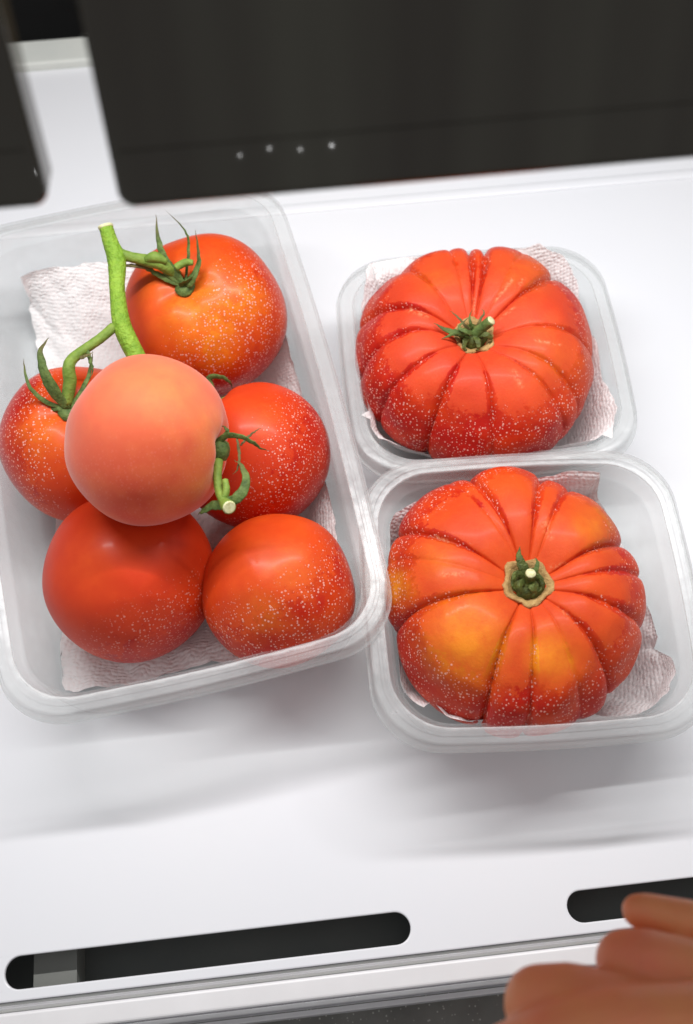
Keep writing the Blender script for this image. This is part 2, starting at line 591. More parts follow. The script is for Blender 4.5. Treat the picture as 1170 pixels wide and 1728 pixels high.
# ------------------------------------------------------------------ plastic containers
def rrect(hw, hd, r, n=10):
    pts = []
    for cx, cy, a0 in ((hw - r, hd - r, 0), (-hw + r, hd - r, 90), (-hw + r, -hd + r, 180), (hw - r, -hd + r, 270)):
        for k in range(n + 1):
            t = math.radians(a0 + 90 * k / n)
            pts.append((cx + r * math.cos(t), cy + r * math.sin(t)))
    # sides bow out slightly between the corners, resampled finely
    out = []
    m = len(pts)
    for i in range(m):
        a, b = pts[i], pts[(i + 1) % m]
        L_ = math.hypot(b[0] - a[0], b[1] - a[1])
        steps = 10 if L_ > 2 else 1
        for s in range(steps):
            t = s / steps
            x, y = a[0] + (b[0] - a[0]) * t, a[1] + (b[1] - a[1]) * t
            if steps > 1:
                w = math.sin(math.pi * t) * 0.012 * L_
                nx, ny = (b[1] - a[1]) / L_, -(b[0] - a[0]) / L_
                x, y = x + nx * w, y + ny * w
            out.append((x, y))
    return out

def loft(profile, hw, hd, r, closed, fill_last=False):
    V, F = [], []
    n = None
    for ins, z in profile:
        ring = rrect(hw - ins, hd - ins, max(0.5, r - ins * 0.55))
        n = len(ring)
        V += [(x, y, z) for x, y in ring]
    m = len(profile)
    for i in range(m if closed else m - 1):
        for k in range(n):
            a, b = i * n + k, i * n + (k + 1) % n
            c, d = ((i + 1) % m) * n + (k + 1) % n, ((i + 1) % m) * n + k
            F.append((a, b, c, d))
    return V, F, n, m

def container(label, cx, cy, rot, hw, hd, H, r):
    t = thing('plastic_container', label, 'container', (cx, cy, 0), 'cloudy plastic containers on the shelf')
    t.rotation_euler.z = math.radians(rot)
    # inside going down, then the outside going up
    ins = [(0.72, H - 0.10), (0.80, H - 0.28), (0.92, H - 0.62), (1.02, H - 0.70), (1.15, H * 0.5), (1.36, 1.1), (1.5, 0.62), (1.75, 0.32), (2.15, 0.17), (2.5, 0.14)]
    outs = [(2.5, 0.02), (2.1, 0.03), (1.66, 0.18), (1.40, 0.52), (1.25, 1.06), (1.03, H * 0.5), (0.92, H - 0.78), (0.82, H - 0.66), (0.70, H - 0.30), (0.62, H - 0.14)]
    V, F, n, m = loft(ins + outs, hw, hd, r, True)
    F = [f for f in F if not (f[0] // n == 9 and f[2] // n == 10)]
    F.append(tuple(9 * n + k for k in range(n)))
    F.append(tuple(10 * n + k for k in range(n - 1, -1, -1)))
    mesh_obj('body', V, F, M['tub'], t, sharp=35)
    rim = [(0.71, H - 0.06), (0.69, H - 0.01), (0.64, H), (0.50, H), (0.47, H + 0.04), (0.37, H + 0.04), (0.34, H), (0.15, H), (0.07, H - 0.03), (0.03, H - 0.10),
           (0.0, H - 0.24), (-0.03, H - 0.56), (-0.10, H - 0.60), (-0.10, H - 0.66), (0.03, H - 0.66), (0.08, H - 0.22), (0.15, H - 0.10), (0.61, H - 0.12)]
    V, F, n, m = loft(rim, hw, hd, r, True)
    mesh_obj('rim', V, F, M['tub_rim'], t, sharp=35)
    return t

C_LEFT = (-7.75, 3.97, 7.5, 7.75, 12.2, 5.7, 2.7)
C_BACK = (6.98, 6.4, -1.0, 6.35, 5.9, 4.35, 2.6)
C_FRONT = (6.85, -5.4, -3.0, 6.6, 6.15, 5.0, 2.7)
container('long cloudy plastic container holding six round tomatoes on the left', *C_LEFT)
container('square cloudy plastic container behind, with the red ribbed tomato', *C_BACK)
container('square cloudy plastic container in front, with the yellow patched ribbed tomato', *C_FRONT)

def inside(p, C, gap=0.07):
    """keep a point of a lining inside the container's tapered wall"""
    cx, cy, rot, hw, hd, H, r = C
    z = p.z
    prof = [(0.0, 2.3), (0.32, 1.78), (0.62, 1.52), (1.1, 1.38), (H * 0.5, 1.17), (H - 0.7, 1.05), (H - 0.28, 0.82), (H, 0.72), (H + 0.02, 0.2), (H + 9, 0.2)]
    ins = 0.2
    for (za, ia), (zb_, ib) in zip(prof, prof[1:]):
        if za <= z <= zb_:
            ins = ia + (ib - ia) * (z - za) / (zb_ - za)
            break
    a = math.radians(rot)
    dx, dy = p.x - cx, p.y - cy
    u, v = dx * math.cos(a) + dy * math.sin(a), -dx * math.sin(a) + dy * math.cos(a)
    mu, mv = hw - ins - gap, hd - ins - gap
    rr = max(0.5, r - ins * 0.55)
    u, v = max(-mu, min(mu, u)), max(-mv, min(mv, v))
    eu, ev = abs(u) - (mu - rr), abs(v) - (mv - rr)
    if eu > 0 and ev > 0:
        h = math.hypot(eu, ev)
        if h > rr:
            eu, ev = eu * rr / h, ev * rr / h
            u, v = math.copysign(mu - rr + eu, u), math.copysign(mv - rr + ev, v)
    return Vector((cx + u * math.cos(a) - v * math.sin(a), cy + u * math.sin(a) + v * math.cos(a), z))

# ------------------------------------------------------------------ paper towels
def towel(label, C, centre, edge, seed, t0=0.68, floor=0.42, crumple=0.16):
    """edge: (px, py, z) round the sheet; the sheet lies on the floor and climbs the walls"""
    rng = random.Random(seed)
    pts = [at(*e) for e in edge]
    ring = []
    m = len(pts)
    for i in range(m):
        a, b = pts[i], pts[(i + 1) % m]
        st = max(2, int((b - a).length / 0.22))
        ring += [a.lerp(b, s / st) for s in range(st)]
    n = len(ring)
    c = Vector((centre[0], centre[1], floor))
    K = 44
    V, UV, F = [], [], []
    for k in range(K + 1):
        for i, b in enumerate(ring):
            t = (k / K) ** 0.8
            f = sstep(t0, 1.0, t) * 0.35 + 0.65 * max(0, (t - t0) / (1 - t0)) ** 1.25
            x, y = c.x + (b.x - c.x) * t, c.y + (b.y - c.y) * t
            z = floor + (b.z - floor) * f
            p = Vector((x, y, 0))
            w = sstep(0.3, 0.95, t)
            nz = noise.noise(p * 0.55 + Vector((seed, 0, 0))) + 0.5 * noise.noise(p * 1.3 + Vector((0, seed, 0)))
            z += w * crumple * (nz + 0.35) * 1.6
            rr = 1 + w * 0.018 * noise.noise(p * 1.8 + Vector((0, 0, seed)))
            if k == K:
                rr += (rng.random() - 0.5) * 0.006
            V.append(inside(Vector((c.x + (x - c.x) * rr, c.y + (y - c.y) * rr, max(floor - 0.1, z))), C, 0.06 + 0.12 * abs(nz)))
            arc = Vector((b.x - c.x, b.y - c.y)) * t
            up = max(0, z - floor) * 0.8
            if arc.length > 1e-6:
                arc = arc + arc.normalized() * up
            UV.append(arc)
    for k in range(K):
        for i in range(n):
            a, b = k * n + i, k * n + (i + 1) % n
            F.append((a, b, b + n, a + n))
    o = mesh_obj('paper_towel', V, F, M['paper'], None, True, off=c)
    o.location = c * S
    ul = o.data.uv_layers.new(name='sheet')
    for lp in o.data.loops:
        ul.data[lp.index].uv = UV[lp.vertex_index]
    tag(o, label, 'paper towel', 'paper towels lining the containers')
    return o

towel('white embossed paper towel under the six round tomatoes', C_LEFT, (-6.8, 4.2),
      [(30, 452, 3.2), (120, 447, 3.3), (230, 440, 3.2), (330, 402, 4.6), (375, 408, 4.6), (430, 440, 3.6), (478, 530, 3.0), (512, 640, 3.0),
       (530, 680, 3.4), (560, 800, 3.2), (566, 900, 3.2), (590, 985, 3.6), (606, 1040, 4.1), (585, 1080, 3.4), (480, 1105, 2.6), (340, 1120, 1.6), (200, 1160, 1.2), (108, 1170, 1.2), (92, 1128, 0.9),
       (110, 1060, 0.5), (95, 900, 0.5), (80, 700, 0.5), (60, 570, 0.6), (48, 510, 1.6)], 3)
towel('white embossed paper towel under the red ribbed tomato at the back', C_BACK, (6.9, 6.6),
      [(622, 440, 4.6), (700, 432, 4.4), (800, 428, 4.2), (890, 420, 4.6), (910, 412, 5.0), (945, 430, 5.0), (975, 470, 4.8), (982, 540, 4.2), (1008, 590, 4.2),
       (1018, 640, 4.0), (1042, 690, 4.4), (1030, 742, 4.2), (960, 752, 4.0), (840, 766, 3.6), (720, 768, 3.4), (640, 742, 4.0), (604, 700, 4.4), (606, 620, 3.8), (612, 520, 4.0)], 8)
towel('white crumpled paper towel under the yellow patched ribbed tomato in front', C_FRONT, (6.4, -5.3),
      [(640, 890, 3.9), (720, 838, 4.2), (860, 790, 4.5), (1005, 764, 4.6), (1008, 842, 3.0), (1040, 900, 1.4), (1082, 980, 1.6), (1102, 1040, 2.4), (1116, 1078, 2.6), (1112, 1098, 2.0), (1152, 1112, 3.6),
       (1172, 1140, 4.2), (1160, 1195, 4.0), (1080, 1222, 3.2), (960, 1236, 3.4), (860, 1236, 3.9), (800, 1226, 4.1), (752, 1212, 4.2), (728, 1184, 3.4), (716, 1194, 4.0), (668, 1172, 4.2), (664, 1110, 3.4), (648, 1000, 3.2)], 15, crumple=0.24)

# ------------------------------------------------------------------ tomatoes
def rot_to(axis):
    return Vector((0, 0, 1)).rotation_difference(Vector(axis).normalized())

def round_fruit(parent, c, R, axis, mat, squash, seed, spots=(), dot_dir=None, dot_bias=0.0, lobes=5, lobe_amp=0.012, dimple=0.13):
    nu, nv = 160, 90
    q = rot_to(axis)
    V, F, un, lit, dt = [], [], [], [], []
    for j in range(nv + 1):
        ph = math.pi * j / nv
        for i in range(nu):
            th = 2 * math.pi * i / nu
            rho = math.sin(ph) ** 0.94 if 0 < j < nv else 0.0
            z = math.cos(ph)
            d = Vector((rho * math.cos(th), rho * math.sin(th), z))
            lob = 1 + lobe_amp * math.cos(lobes * th + seed) * sstep(0, 0.6, rho) + 0.035 * noise.noise(d * 1.1 + Vector((seed * 3.1, 0, 0)))
            zz = z * squash
            zz -= dimple * math.exp(-(rho / 0.26) ** 2) * (1 if z > 0 else 0.25)
            zz -= (0.02 * math.cos(lobes * th + seed) * math.exp(-((rho - 0.35) / 0.2) ** 2)) * (1 if z > 0 else 0)
            p = q @ (Vector((d.x * lob, d.y * lob, zz * lob)) * R)
            V.append(p)
            wp = p + c
            y = 0.0
            for (sp, sr, sw) in spots:
                y = max(y, sw * math.exp(-((wp - sp).length / sr) ** 2))
            un.append(min(1, y))
            n = p.normalized()
            if dot_dir is None:
                k = 0
            else:
                k = n.dot(dot_dir)
            lit.append(max(0, min(1, 0.5 + 0.75 * (0.15 - k) + 0.2 - dot_bias)))  # painted lit tone, fading towards the speckled side
            dt.append(max(0, min(1, 0.5 + 0.85 * (k - 0.1) + dot_bias)))
    for j in range(nv):
        for i in range(nu):
            a, b = j * nu + i, j * nu + (i + 1) % nu
            F.append((a, a + nu, b + nu, b))
    o = mesh_obj('fruit', V, F, mat, parent)
    float_attr(o, 'unripe', un)
    float_attr(o, 'lit_patch', lit)
    float_attr(o, 'dots', dt)
    return o

def ribbon(name, parent, pts, w, mat, off, hint=(0, 0, 1), thick=0.16, tip=0.05, n=18, grow=0.25):
    path = spline([Vector(p) for p in pts], n)
    rad = []
    for i in range(n + 1):
        t = i / n
        rad.append(w * max(tip, min(1, 0.55 + t / grow * 0.45) * (1 - t ** 1.6)))
    rng = random.Random(int(w * 1e4) + len(pts))
    for i in range(2, n):
        path[i] = path[i] + Vector((rng.uniform(-1, 1), rng.uniform(-1, 1), rng.uniform(-1, 1))) * 0.022
    V, F = tube_data(path, rad, 10, (1.0, thick + 0.10, hint), wob=0.12, seed=n)
    o = mesh_obj(name, V, F, mat, parent, True, off=off)
    float_attr(o, 'along', [(k // 10) / n for k in range(len(V))])
    return o

def stem_tube(name, parent, pts, radii, mat, off, n=28, seg=12, wob=0.05, seed=1):
    path = spline([Vector(p) for p in pts], n)
    rr = spline([Vector((r, 0, 0)) for r in radii], n)
    V, F = tube_data(path, [max(0.02, r.x) for r in rr], seg, wob=wob, seed=seed)
    return mesh_obj(name, V, F, mat, parent, True, off=off)

TG = 'round tomatoes in the long container'
def tomato(label, px, py, z):
    c = at(px, py, z)
    return thing('tomato', label, 'tomato', c, TG), c

Z = Vector((0, 0, 1))
# --- tomato at the back with its calyx
t1, c1 = tomato('orange red tomato with upright green sepals at the back of the long container', 346, 532, 4.2)
R1 = 3.78
k1 = on_ball(303, 470, c1, R1)
ax1 = (k1 - c1).normalized()
round_fruit(t1, c1, R1, ax1, M['tom_orange'], 0.88, 1.0,
            spots=[(on_ball(330, 520, c1, R1), 1.9, 0.95), (on_ball(410, 500, c1, R1), 1.3, 0.55), (on_ball(250, 480, c1, R1), 1.0, 0.4), (on_ball(360, 580, c1, R1), 1.3, 0.5)],
            dot_dir=Vector((0.75, -0.55, -0.25)).normalized(), dot_bias=0.02)
b1 = c1 + ax1 * (R1 * 0.80)
def rel(px, py, z):
    return at(px, py, z)
V, F = tube_data([b1 - ax1 * 0.15, b1 + ax1 * 0.02, b1 + ax1 * 0.09], [0.45, 0.45, 0.2], 14, wob=0.2, seed=4)
cal1 = mesh_obj('calyx', V, F, M['sepal'], t1, True, off=c1)
zb = b1.z
for pts, w, mt in (
    ([b1, rel(280, 440, zb + 0.8), rel(268, 405, zb + 1.3), rel(263, 362, zb + 1.6)], 0.22, 'sepal'),
    ([b1, rel(318, 420, zb + 0.9), rel(312, 388, zb + 1.5), rel(279, 354, zb + 1.9)], 0.09, 'sepal'),
    ([b1, rel(325, 470, zb + 0.5), rel(336, 440, zb + 1.0), rel(330, 388, zb + 1.8)], 0.27, 'sepal'),
    ([b1, rel(275, 468, zb + 0.25), rel(245, 452, zb + 0.6), rel(208, 449, zb + 0.9)], 0.16, 'sepal'),
    ([b1, rel(308, 478, zb + 0.25), rel(326, 466, zb + 0.6), rel(334, 440, zb + 0.8)], 0.20, 'sepal'),
    ([b1, rel(290, 466, zb + 0.3), rel(272, 450, zb + 0.6), rel(262, 430, zb + 0.5)], 0.20, 'sepal')):
    ribbon('sepal', cal1, pts, w, M[mt], c1, hint=(-RIGHT * 0.3 - FWD))

# --- tomato at the left with its calyx
t2, c2 = tomato('tomato with curling green sepals at the left wall of the long container', 136, 747, 3.8)
R2 = 3.48
k2 = on_ball(112, 682, c2, R2)
ax2 = (k2 - c2).normalized()
round_fruit(t2, c2, R2, ax2, M['tom_orange'], 0.92, 2.3,
            spots=[(on_ball(70, 730, c2, R2), 1.1, 0.5), (on_ball(110, 720, c2, R2), 0.9, 0.4)],
            dot_dir=Vector((-0.95, 0.1, 0.0)).normalized(), dot_bias=-0.02)
b2 = c2 + ax2 * (R2 * 0.84)
V, F = tube_data([b2 - ax2 * 0.15, b2 + ax2 * 0.02, b2 + ax2 * 0.09], [0.42, 0.46, 0.2], 14, wob=0.2, seed=5)
cal2 = mesh_obj('calyx', V, F, M['sepal'], t2, True, off=c2)
zb = b2.z
for pts, w, mt in (
    ([b2, rel(88, 655, zb + 0.9), rel(74, 625, zb + 1.5), rel(68, 592, zb + 1.8), rel(82, 570, zb + 1.9)], 0.30, 'sepal'),
    ([b2, rel(78, 678, zb + 0.3), rel(52, 655, zb + 0.7), rel(42, 625, zb + 0.9), rel(40, 605, zb + 0.9)], 0.12, 'sepal'),
    ([b2, rel(138, 660, zb + 0.4), rel(152, 625, zb + 0.7), rel(156, 592, zb + 1.0)], 0.15, 'sepal'),
    ([b2, rel(98, 690, zb + 0.1), rel(80, 688, zb + 0.0), rel(70, 680, zb + 0.0)], 0.15, 'sepal')):
    ribbon('sepal', cal2, pts, w, M[mt], c2, hint=(-RIGHT * 0.2 - FWD))

# --- tomato resting on top
t3, c3 = tomato('pale matte orange tomato resting on top of the others', 252, 745, 8.9)
R3 = 3.30
k3 = on_ball(378, 772, c3, R3)
ax3 = (RIGHT * 0.93 - UP * 0.14 - FWD * 0.02 + Z * 0.05).normalized()
round_fruit(t3, c3, R3, ax3, M['tom_peach'], 0.93, 4.0,
            spots=[(on_ball(285, 655, c3, R3), 1.9, 0.55), (on_ball(365, 720, c3, R3), 1.2, 0.7), (on_ball(350, 820, c3, R3), 0.9, 0.4)],
            dot_dir=Vector((0.15, -0.85, -0.45)).normalized(), dot_bias=0.08, dimple=0.17)
b3 = c3 + ax3 * (R3 * 0.80)
zb = b3.z
def r3(px, py, dz=0.0):
    return at(px, py, zb + dz)
V, F = tube_data([b3 - ax3 * 0.25, b3 + ax3 * 0.15, b3 + ax3 * 0.42, b3 + ax3 * 0.5], [0.42, 0.46, 0.36, 0.2], 14, wob=0.15, seed=6)
cal3 = mesh_obj('calyx', V, F, M['sepal'], t3, True, off=c3)
for pts, w, mt in (
    ([r3(366, 768), r3(374, 740, 0.5), r3(402, 735, 0.7), r3(428, 748, 0.5), r3(440, 756, 0.3), r3(456, 761, 0.2)], 0.15, 'sepal'),
    ([r3(400, 740, 0.6), r3(404, 765, 0.4), r3(402, 790, 0.2), r3(392, 802, 0.1)], 0.07, 'dry'),
    ([r3(406, 752, 0.4), r3(424, 732, 0.4), r3(444, 721, 0.4)], 0.06, 'dry'),
    ([r3(370, 748, 0.3), r3(384, 728, 0.6), r3(372, 716, 0.5)], 0.12, 'sepal'),
    ([r3(378, 850, 0.2), r3(402, 838, 0.4), r3(416, 812, 0.5), r3(408, 786, 0.4), r3(396, 776, 0.3)], 0.24, 'sepal'),
    ([r3(384, 856, 0.0), r3(362, 852, -0.2), r3(344, 862, -0.4), r3(334, 868, -0.5)], 0.22, 'sepal')):
    ribbon('sepal', cal3, pts, w, M[mt], c3, hint=-FWD + RIGHT * 0.2)
st = stem_tube('stem', t3, [r3(368, 778, 0), r3(367, 802, 0.1), r3(370, 828, 0.1), r3(380, 850, 0.25)], [0.20, 0.17, 0.17, 0.2], M['branch'], c3, seed=9)
stem_tube('side_stalk', st, [r3(376, 846, 0.2), r3(382, 828, 0.35), r3(380, 810, 0.35)], [0.15, 0.14, 0.12], M['branch'], c3, seed=10)
e0, e1 = r3(378, 848, 0.15), r3(387, 856, 0.55)
stem_tube('stub', st, [e0, e0.lerp(e1, 0.5), e1], [0.2, 0.24, 0.27], M['branch'], c3, n=6, seed=11)
V, F = tube_data([e1, e1 + (e1 - e0).normalized() * 0.05], [0.25, 0.21], 14)
mesh_obj('cut_end', V, F, M['cut'], st, False, off=c3)

# --- three lower tomatoes
t4, c4 = tomato('red speckled tomato by the right wall, half hidden by the pale one', 430, 770, 3.9)
R4 = 3.30
ax4 = Vector((-0.45, 0.75, 0.45)).normalized()
round_fruit(t4, c4, R4, ax4, M['tom_deep'], 0.94, 5.2, spots=[(on_ball(445, 705, c4, R4), 1.2, 0.25)],
            dot_dir=Vector((0.86, -0.40, -0.3)).normalized(), dot_bias=0.03)
b4 = c4 + ax4 * (R4 * 0.86)
V, F = tube_data([b4 - ax4 * 0.15, b4 + ax4 * 0.02, b4 + ax4 * 0.09], [0.42, 0.46, 0.2], 14, wob=0.2, seed=7)
cal4 = mesh_obj('calyx', V, F, M['sepal'], t4, True, off=c4)
ribbon('sepal', cal4, [b4, at(352, 640, b4.z + 0.6), at(372, 636, b4.z + 0.8), at(388, 645, b4.z + 0.6), at(392, 658, b4.z + 0.2)], 0.16, M['sepal'], c4, hint=-FWD)
ribbon('sepal', cal4, [b4, at(340, 655, b4.z + 0.4), at(325, 650, b4.z + 0.5)], 0.16, M['sepal'], c4, hint=-FWD)

t5, c5 = tomato('wide smooth red tomato at the front left of the long container', 221, 974, 3.85)
R5 = 3.55
round_fruit(t5, c5, R5, Vector((-0.25, 0.55, -0.75)), M['tom_smooth'], 0.93, 6.7, spots=[(on_ball(150, 960, c5, R5), 1.6, 0.2)],
            dot_dir=Vector((0.35, -0.75, -0.45)).normalized(), dot_bias=-0.2, lobe_amp=0.008)
t6, c6 = tomato('red speckled tomato in the front right corner of the long container', 470, 996, 3.95)
R6 = 3.15
round_fruit(t6, c6, R6, Vector((0.15, 0.3, -0.9)), M['tom_orange'], 0.97, 8.1, spots=[(on_ball(490, 960, c6, R6), 1.1, 0.3), (on_ball(440, 1030, c6, R6), 1.0, 0.3)],
            dot_dir=Vector((0.40, -0.62, -0.55)).normalized(), dot_bias=0.36, lobe_amp=0.008)

# ------------------------------------------------------------------ vine
v0 = at(190, 440, 8.0)
vine = thing('vine_stem', 'bright green branching vine stem with a cut end among the back tomatoes', 'stem', v0)
stem_tube('main_stem', vine, [at(179, 384, 8.9), at(187, 410, 8.6), at(197, 440, 8.3), at(198, 490, 8.0), at(205, 545, 7.6), at(222, 585, 7.2), at(246, 630, 6.7), at(270, 680, 5.8)],
          [0.30, 0.34, 0.40, 0.33, 0.39, 0.40, 0.37, 0.33], M['stem'], v0, n=60, seg=16, wob=0.03, seed=21)
e1 = at(179, 384, 8.9)
dd = (e1 - at(187, 410, 8.6)).normalized()
V, F = tube_data([e1 - dd * 0.03, e1 + dd * 0.10, e1 + dd * 0.12, e1 + dd * 0.02], [0.31, 0.32, 0.23, 0.16], 16, wob=0.1, seed=22)
mesh_obj('cut_end', V, F, M['cut'], vine, True, off=v0)
br = stem_tube('branch', vine, [at(200, 428, 8.35), at(222, 434, 8.2), at(250, 440, 8.0), at(272, 446, 7.9), at(300, 465, b1.z + 0.1)], [0.26, 0.23, 0.27, 0.27, 0.24], M['branch'], v0, seed=23)
stem_tube('knuckle', br, [at(246, 438, 8.15), at(262, 434, 8.25), at(282, 442, 8.1)], [0.15, 0.25, 0.12], M['branch'], v0, n=12, seed=24)
stem_tube('branch', vine, [at(296, 452, 7.95), at(312, 443, 8.0), at(326, 443, 8.0)], [0.16, 0.17, 0.12], M['branch'], v0, n=14, seed=30)
br = stem_tube('branch', vine, [at(192, 552, 7.6), at(168, 572, 7.7), at(145, 588, 7.8), at(122, 606, 7.9), at(116, 622, 7.8), at(118, 645, 7.4), at(112, 682, b2.z + 0.1)],
               [0.22, 0.21, 0.21, 0.23, 0.26, 0.28, 0.24], M['branch'], v0, n=36, seed=25)
ribbon('tendril', br, [at(146, 586, 7.9), at(151, 605, 7.8), at(156, 622, 7.6), at(153, 640, 7.4)], 0.10, M['sepal'], v0, hint=-FWD)
ribbon('tendril', br, [at(132, 604, 7.9), at(146, 600, 8.0), at(158, 594, 8.0)], 0.09, M['dry'], v0, hint=-FWD)
ribbon('tendril', vine, [at(208, 448, 8.0), at(235, 449, 7.9), at(256, 456, 7.6), at(275, 468, 7.2)], 0.09, M['dry'], v0, hint=-FWD)

# ------------------------------------------------------------------ ribbed tomatoes
def ribbed(name, label, px, py, z, R, Hh, calyx_px, grooves, mat, spots, seed, sx=1.0, sy=1.0, tilt=(0, 0), scars=()):
    c = at(px, py, z)
    t = thing(name, label, 'tomato', c, 'large ribbed tomatoes')
    kp = at(calyx_px[0], calyx_px[1], c.z + Hh * 0.72)
    kofs = Vector((kp.x - c.x, kp.y - c.y, 0))
    G = []
    for gx, gy, depth, w in grooves:
        p = at(gx, gy, c.z + 1.2)
        G.append((math.atan2(p.y - kp.y, p.x - kp.x) % (2 * math.pi), depth, w))
    G.sort()
    nu, nv = 560, 190
    V, F, un, lit, dt, sc = [], [], [], [], [], []
    for j in range(nv + 1):
        ph = math.pi * j / nv
        for i in range(nu):
            th = 2 * math.pi * i / nu
            s = math.sin(ph)
            rho = s ** 0.80 if 0 < j < nv else 0.0
            cz = math.cos(ph)
            swirl = (0.13 * math.sin(seed + 3 * th) + 0.06 * math.sin(seed * 2 + 7 * th + 3 * rho)) * (rho - 0.5)
            tt = (th + swirl) % (2 * math.pi)
            i1 = 0
            while i1 < len(G) and G[i1][0] <= tt:
                i1 += 1
            A, B = G[i1 - 1], G[i1 % len(G)]
            span = (B[0] - A[0]) % (2 * math.pi)
            fr = ((tt - A[0]) % (2 * math.pi)) / span
            bulge = math.sin(math.pi * min(1, max(0, fr))) ** 0.32 * min(1, 0.4 + span * 1.1)
            near = min(fr, 1 - fr) * span
            dep = A[1] * (1 - fr) + B[1] * fr
            g = dep * 1.05 * (1 - bulge) + dep * 0.20 * math.exp(-(near / 0.03) ** 2)
            gn = A if fr < 0.5 else B
            gl = min(1, gn[1] / 0.10) * math.exp(-(near / 0.07) ** 2)
            env = sstep(0.06, 0.36, rho) * (1 if cz > 0 else 1 - 0.55 * sstep(0, 1, -cz))
            d = Vector((math.cos(th) * rho, math.sin(th) * rho, cz))
            lump = 1 + 0.045 * noise.noise(d * 1.6 + Vector((seed, 2, 5))) + 0.018 * noise.noise(d * 4.0 + Vector((seed, 7, 1)))
            rr = R * lump * (1.02 - g * env * 0.9)
            hz = Hh * lump * cz * (1 - g * env * 0.9)
            if cz > 0:
                hz -= Hh * 0.34 * math.exp(-(rho / 0.30) ** 2)
            else:
                hz *= 0.92
            sh = max(0, cz) ** 1.2 * (1 - sstep(0.4, 1.0, rho))
            p = Vector((d.x * rr * sx, d.y * rr * sy, hz)) + kofs * (1 - sstep(0.0, 1.0, rho))
            p.z += p.x * tilt[0] + p.y * tilt[1]
            V.append(p)
            wp = p + c
            y = 0.0
            for (sx_, sy_, sr, sw) in spots:
                q = at(sx_, sy_, wp.z)
                y = max(y, sw * math.exp(-((wp - q).length / sr) ** 2)) if cz > -0.2 else y
            un.append(min(1, y))
            v_ = 0.0
            if cz > 0 and 0.1 < rho < 0.97:
                e_ = wp - CAM
                kk = FPX / e_.dot(FWD)
                X_, Y_ = PW / 2 + e_.dot(RIGHT) * kk, PH / 2 - e_.dot(UP) * kk
                for (ax_, ay_, bx_, by_, ww) in scars:
                    lx, ly = bx_ - ax_, by_ - ay_
                    tt_ = max(0, min(1, ((X_ - ax_) * lx + (Y_ - ay_) * ly) / (lx * lx + ly * ly)))
                    dd_ = math.hypot(X_ - ax_ - lx * tt_, Y_ - ay_ - ly * tt_)
                    v_ = max(v_, math.exp(-(dd_ / ww) ** 2))
            sc.append(v_)
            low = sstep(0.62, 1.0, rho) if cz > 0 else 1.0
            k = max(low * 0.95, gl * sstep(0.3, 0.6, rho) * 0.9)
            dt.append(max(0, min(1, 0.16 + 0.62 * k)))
            lit.append(max(0, min(1, 0.86 - 0.75 * k - 0.25 * gl)))  # painted lit tone on the top, held off creases and lower rim
    for j in range(nv):
        for i in range(nu):
            a, b = j * nu + i, j * nu + (i + 1) % nu
            F.append((a, a + nu, b + nu, b))
    o = mesh_obj('fruit', V, F, mat, t)
    float_attr(o, 'unripe', un)
    float_attr(o, 'lit_patch', lit)
    float_attr(o, 'dots', dt)
    float_attr(o, 'scar', sc)
    top = c + kofs + Vector((0, 0, V[0].z))
    return t, c, top

g_back = [(779, 434, .13, .10), (812, 436, .13, .10), (735, 440, .04, .07), (949, 485, .12, .10), (986, 600, .06, .07), (915, 660, .06, .06), (890, 685, .05, .06),
          (812, 700, .07, .07), (728, 725, .10, .09), (669, 676, .07, .08), (626, 611, .08, .08), (615, 552, .11, .09), (660, 485, .05, .07), (880, 450, .03, .06)]
tb1, cb1, top1 = ribbed('ribbed_tomato', 'red deeply ribbed tomato in the back square container', 802, 600, 4.1, 5.4, 3.35, (800, 566), g_back, M['beef_a'],
                        [(890, 460, 1.1, 0.35), (735, 470, 0.9, 0.3), (930, 600, 1.5, 0.25)], 2.0, 1.0, 1.02, scars=[(838, 505, 866, 470, 3), (872, 486, 884, 470, 3), (800, 505, 798, 530, 3), (845, 535, 868, 520, 2.5), (905, 574, 945, 582, 2.5), (868, 628, 880, 650, 4), (690, 522, 720, 532, 4)])
g_front = [(807, 816, .11, .10), (797, 866, .04, .06), (918, 805, .11, .09), (968, 833, .06, .07), (1064, 937, .12, .09), (1080, 997, .07, .07), (1060, 1060, .09, .08),
           (1022, 1123, .10, .08), (905, 1168, .08, .07), (826, 1163, .12, .10), (681, 1062, .11, .09), (668, 906, .10, .09), (730, 985, .025, .06), (975, 1150, .04, .06)]
tb2, cb2, top2 = ribbed('ribbed_tomato', 'orange red ribbed tomato with yellow patches in the front square container', 864, 1008, 4.0, 5.28, 3.3, (890, 985), g_front, M['beef_b'],
                        [(790, 1080, 1.35, 1.0), (930, 1105, 0.85, 1.0), (740, 945, 0.8, 0.35), (665, 990, 0.8, 0.55), (1000, 885, 0.9, 0.5), (800, 1030, 1.0, 0.4)], 5.0, 1.0, 1.06, scars=[(748, 970, 785, 968, 3.5), (755, 1036, 790, 1020, 3), (920, 885, 928, 905, 6), (945, 1025, 958, 1040, 3), (930, 958, 960, 948, 3), (735, 905, 760, 915, 2.5)])

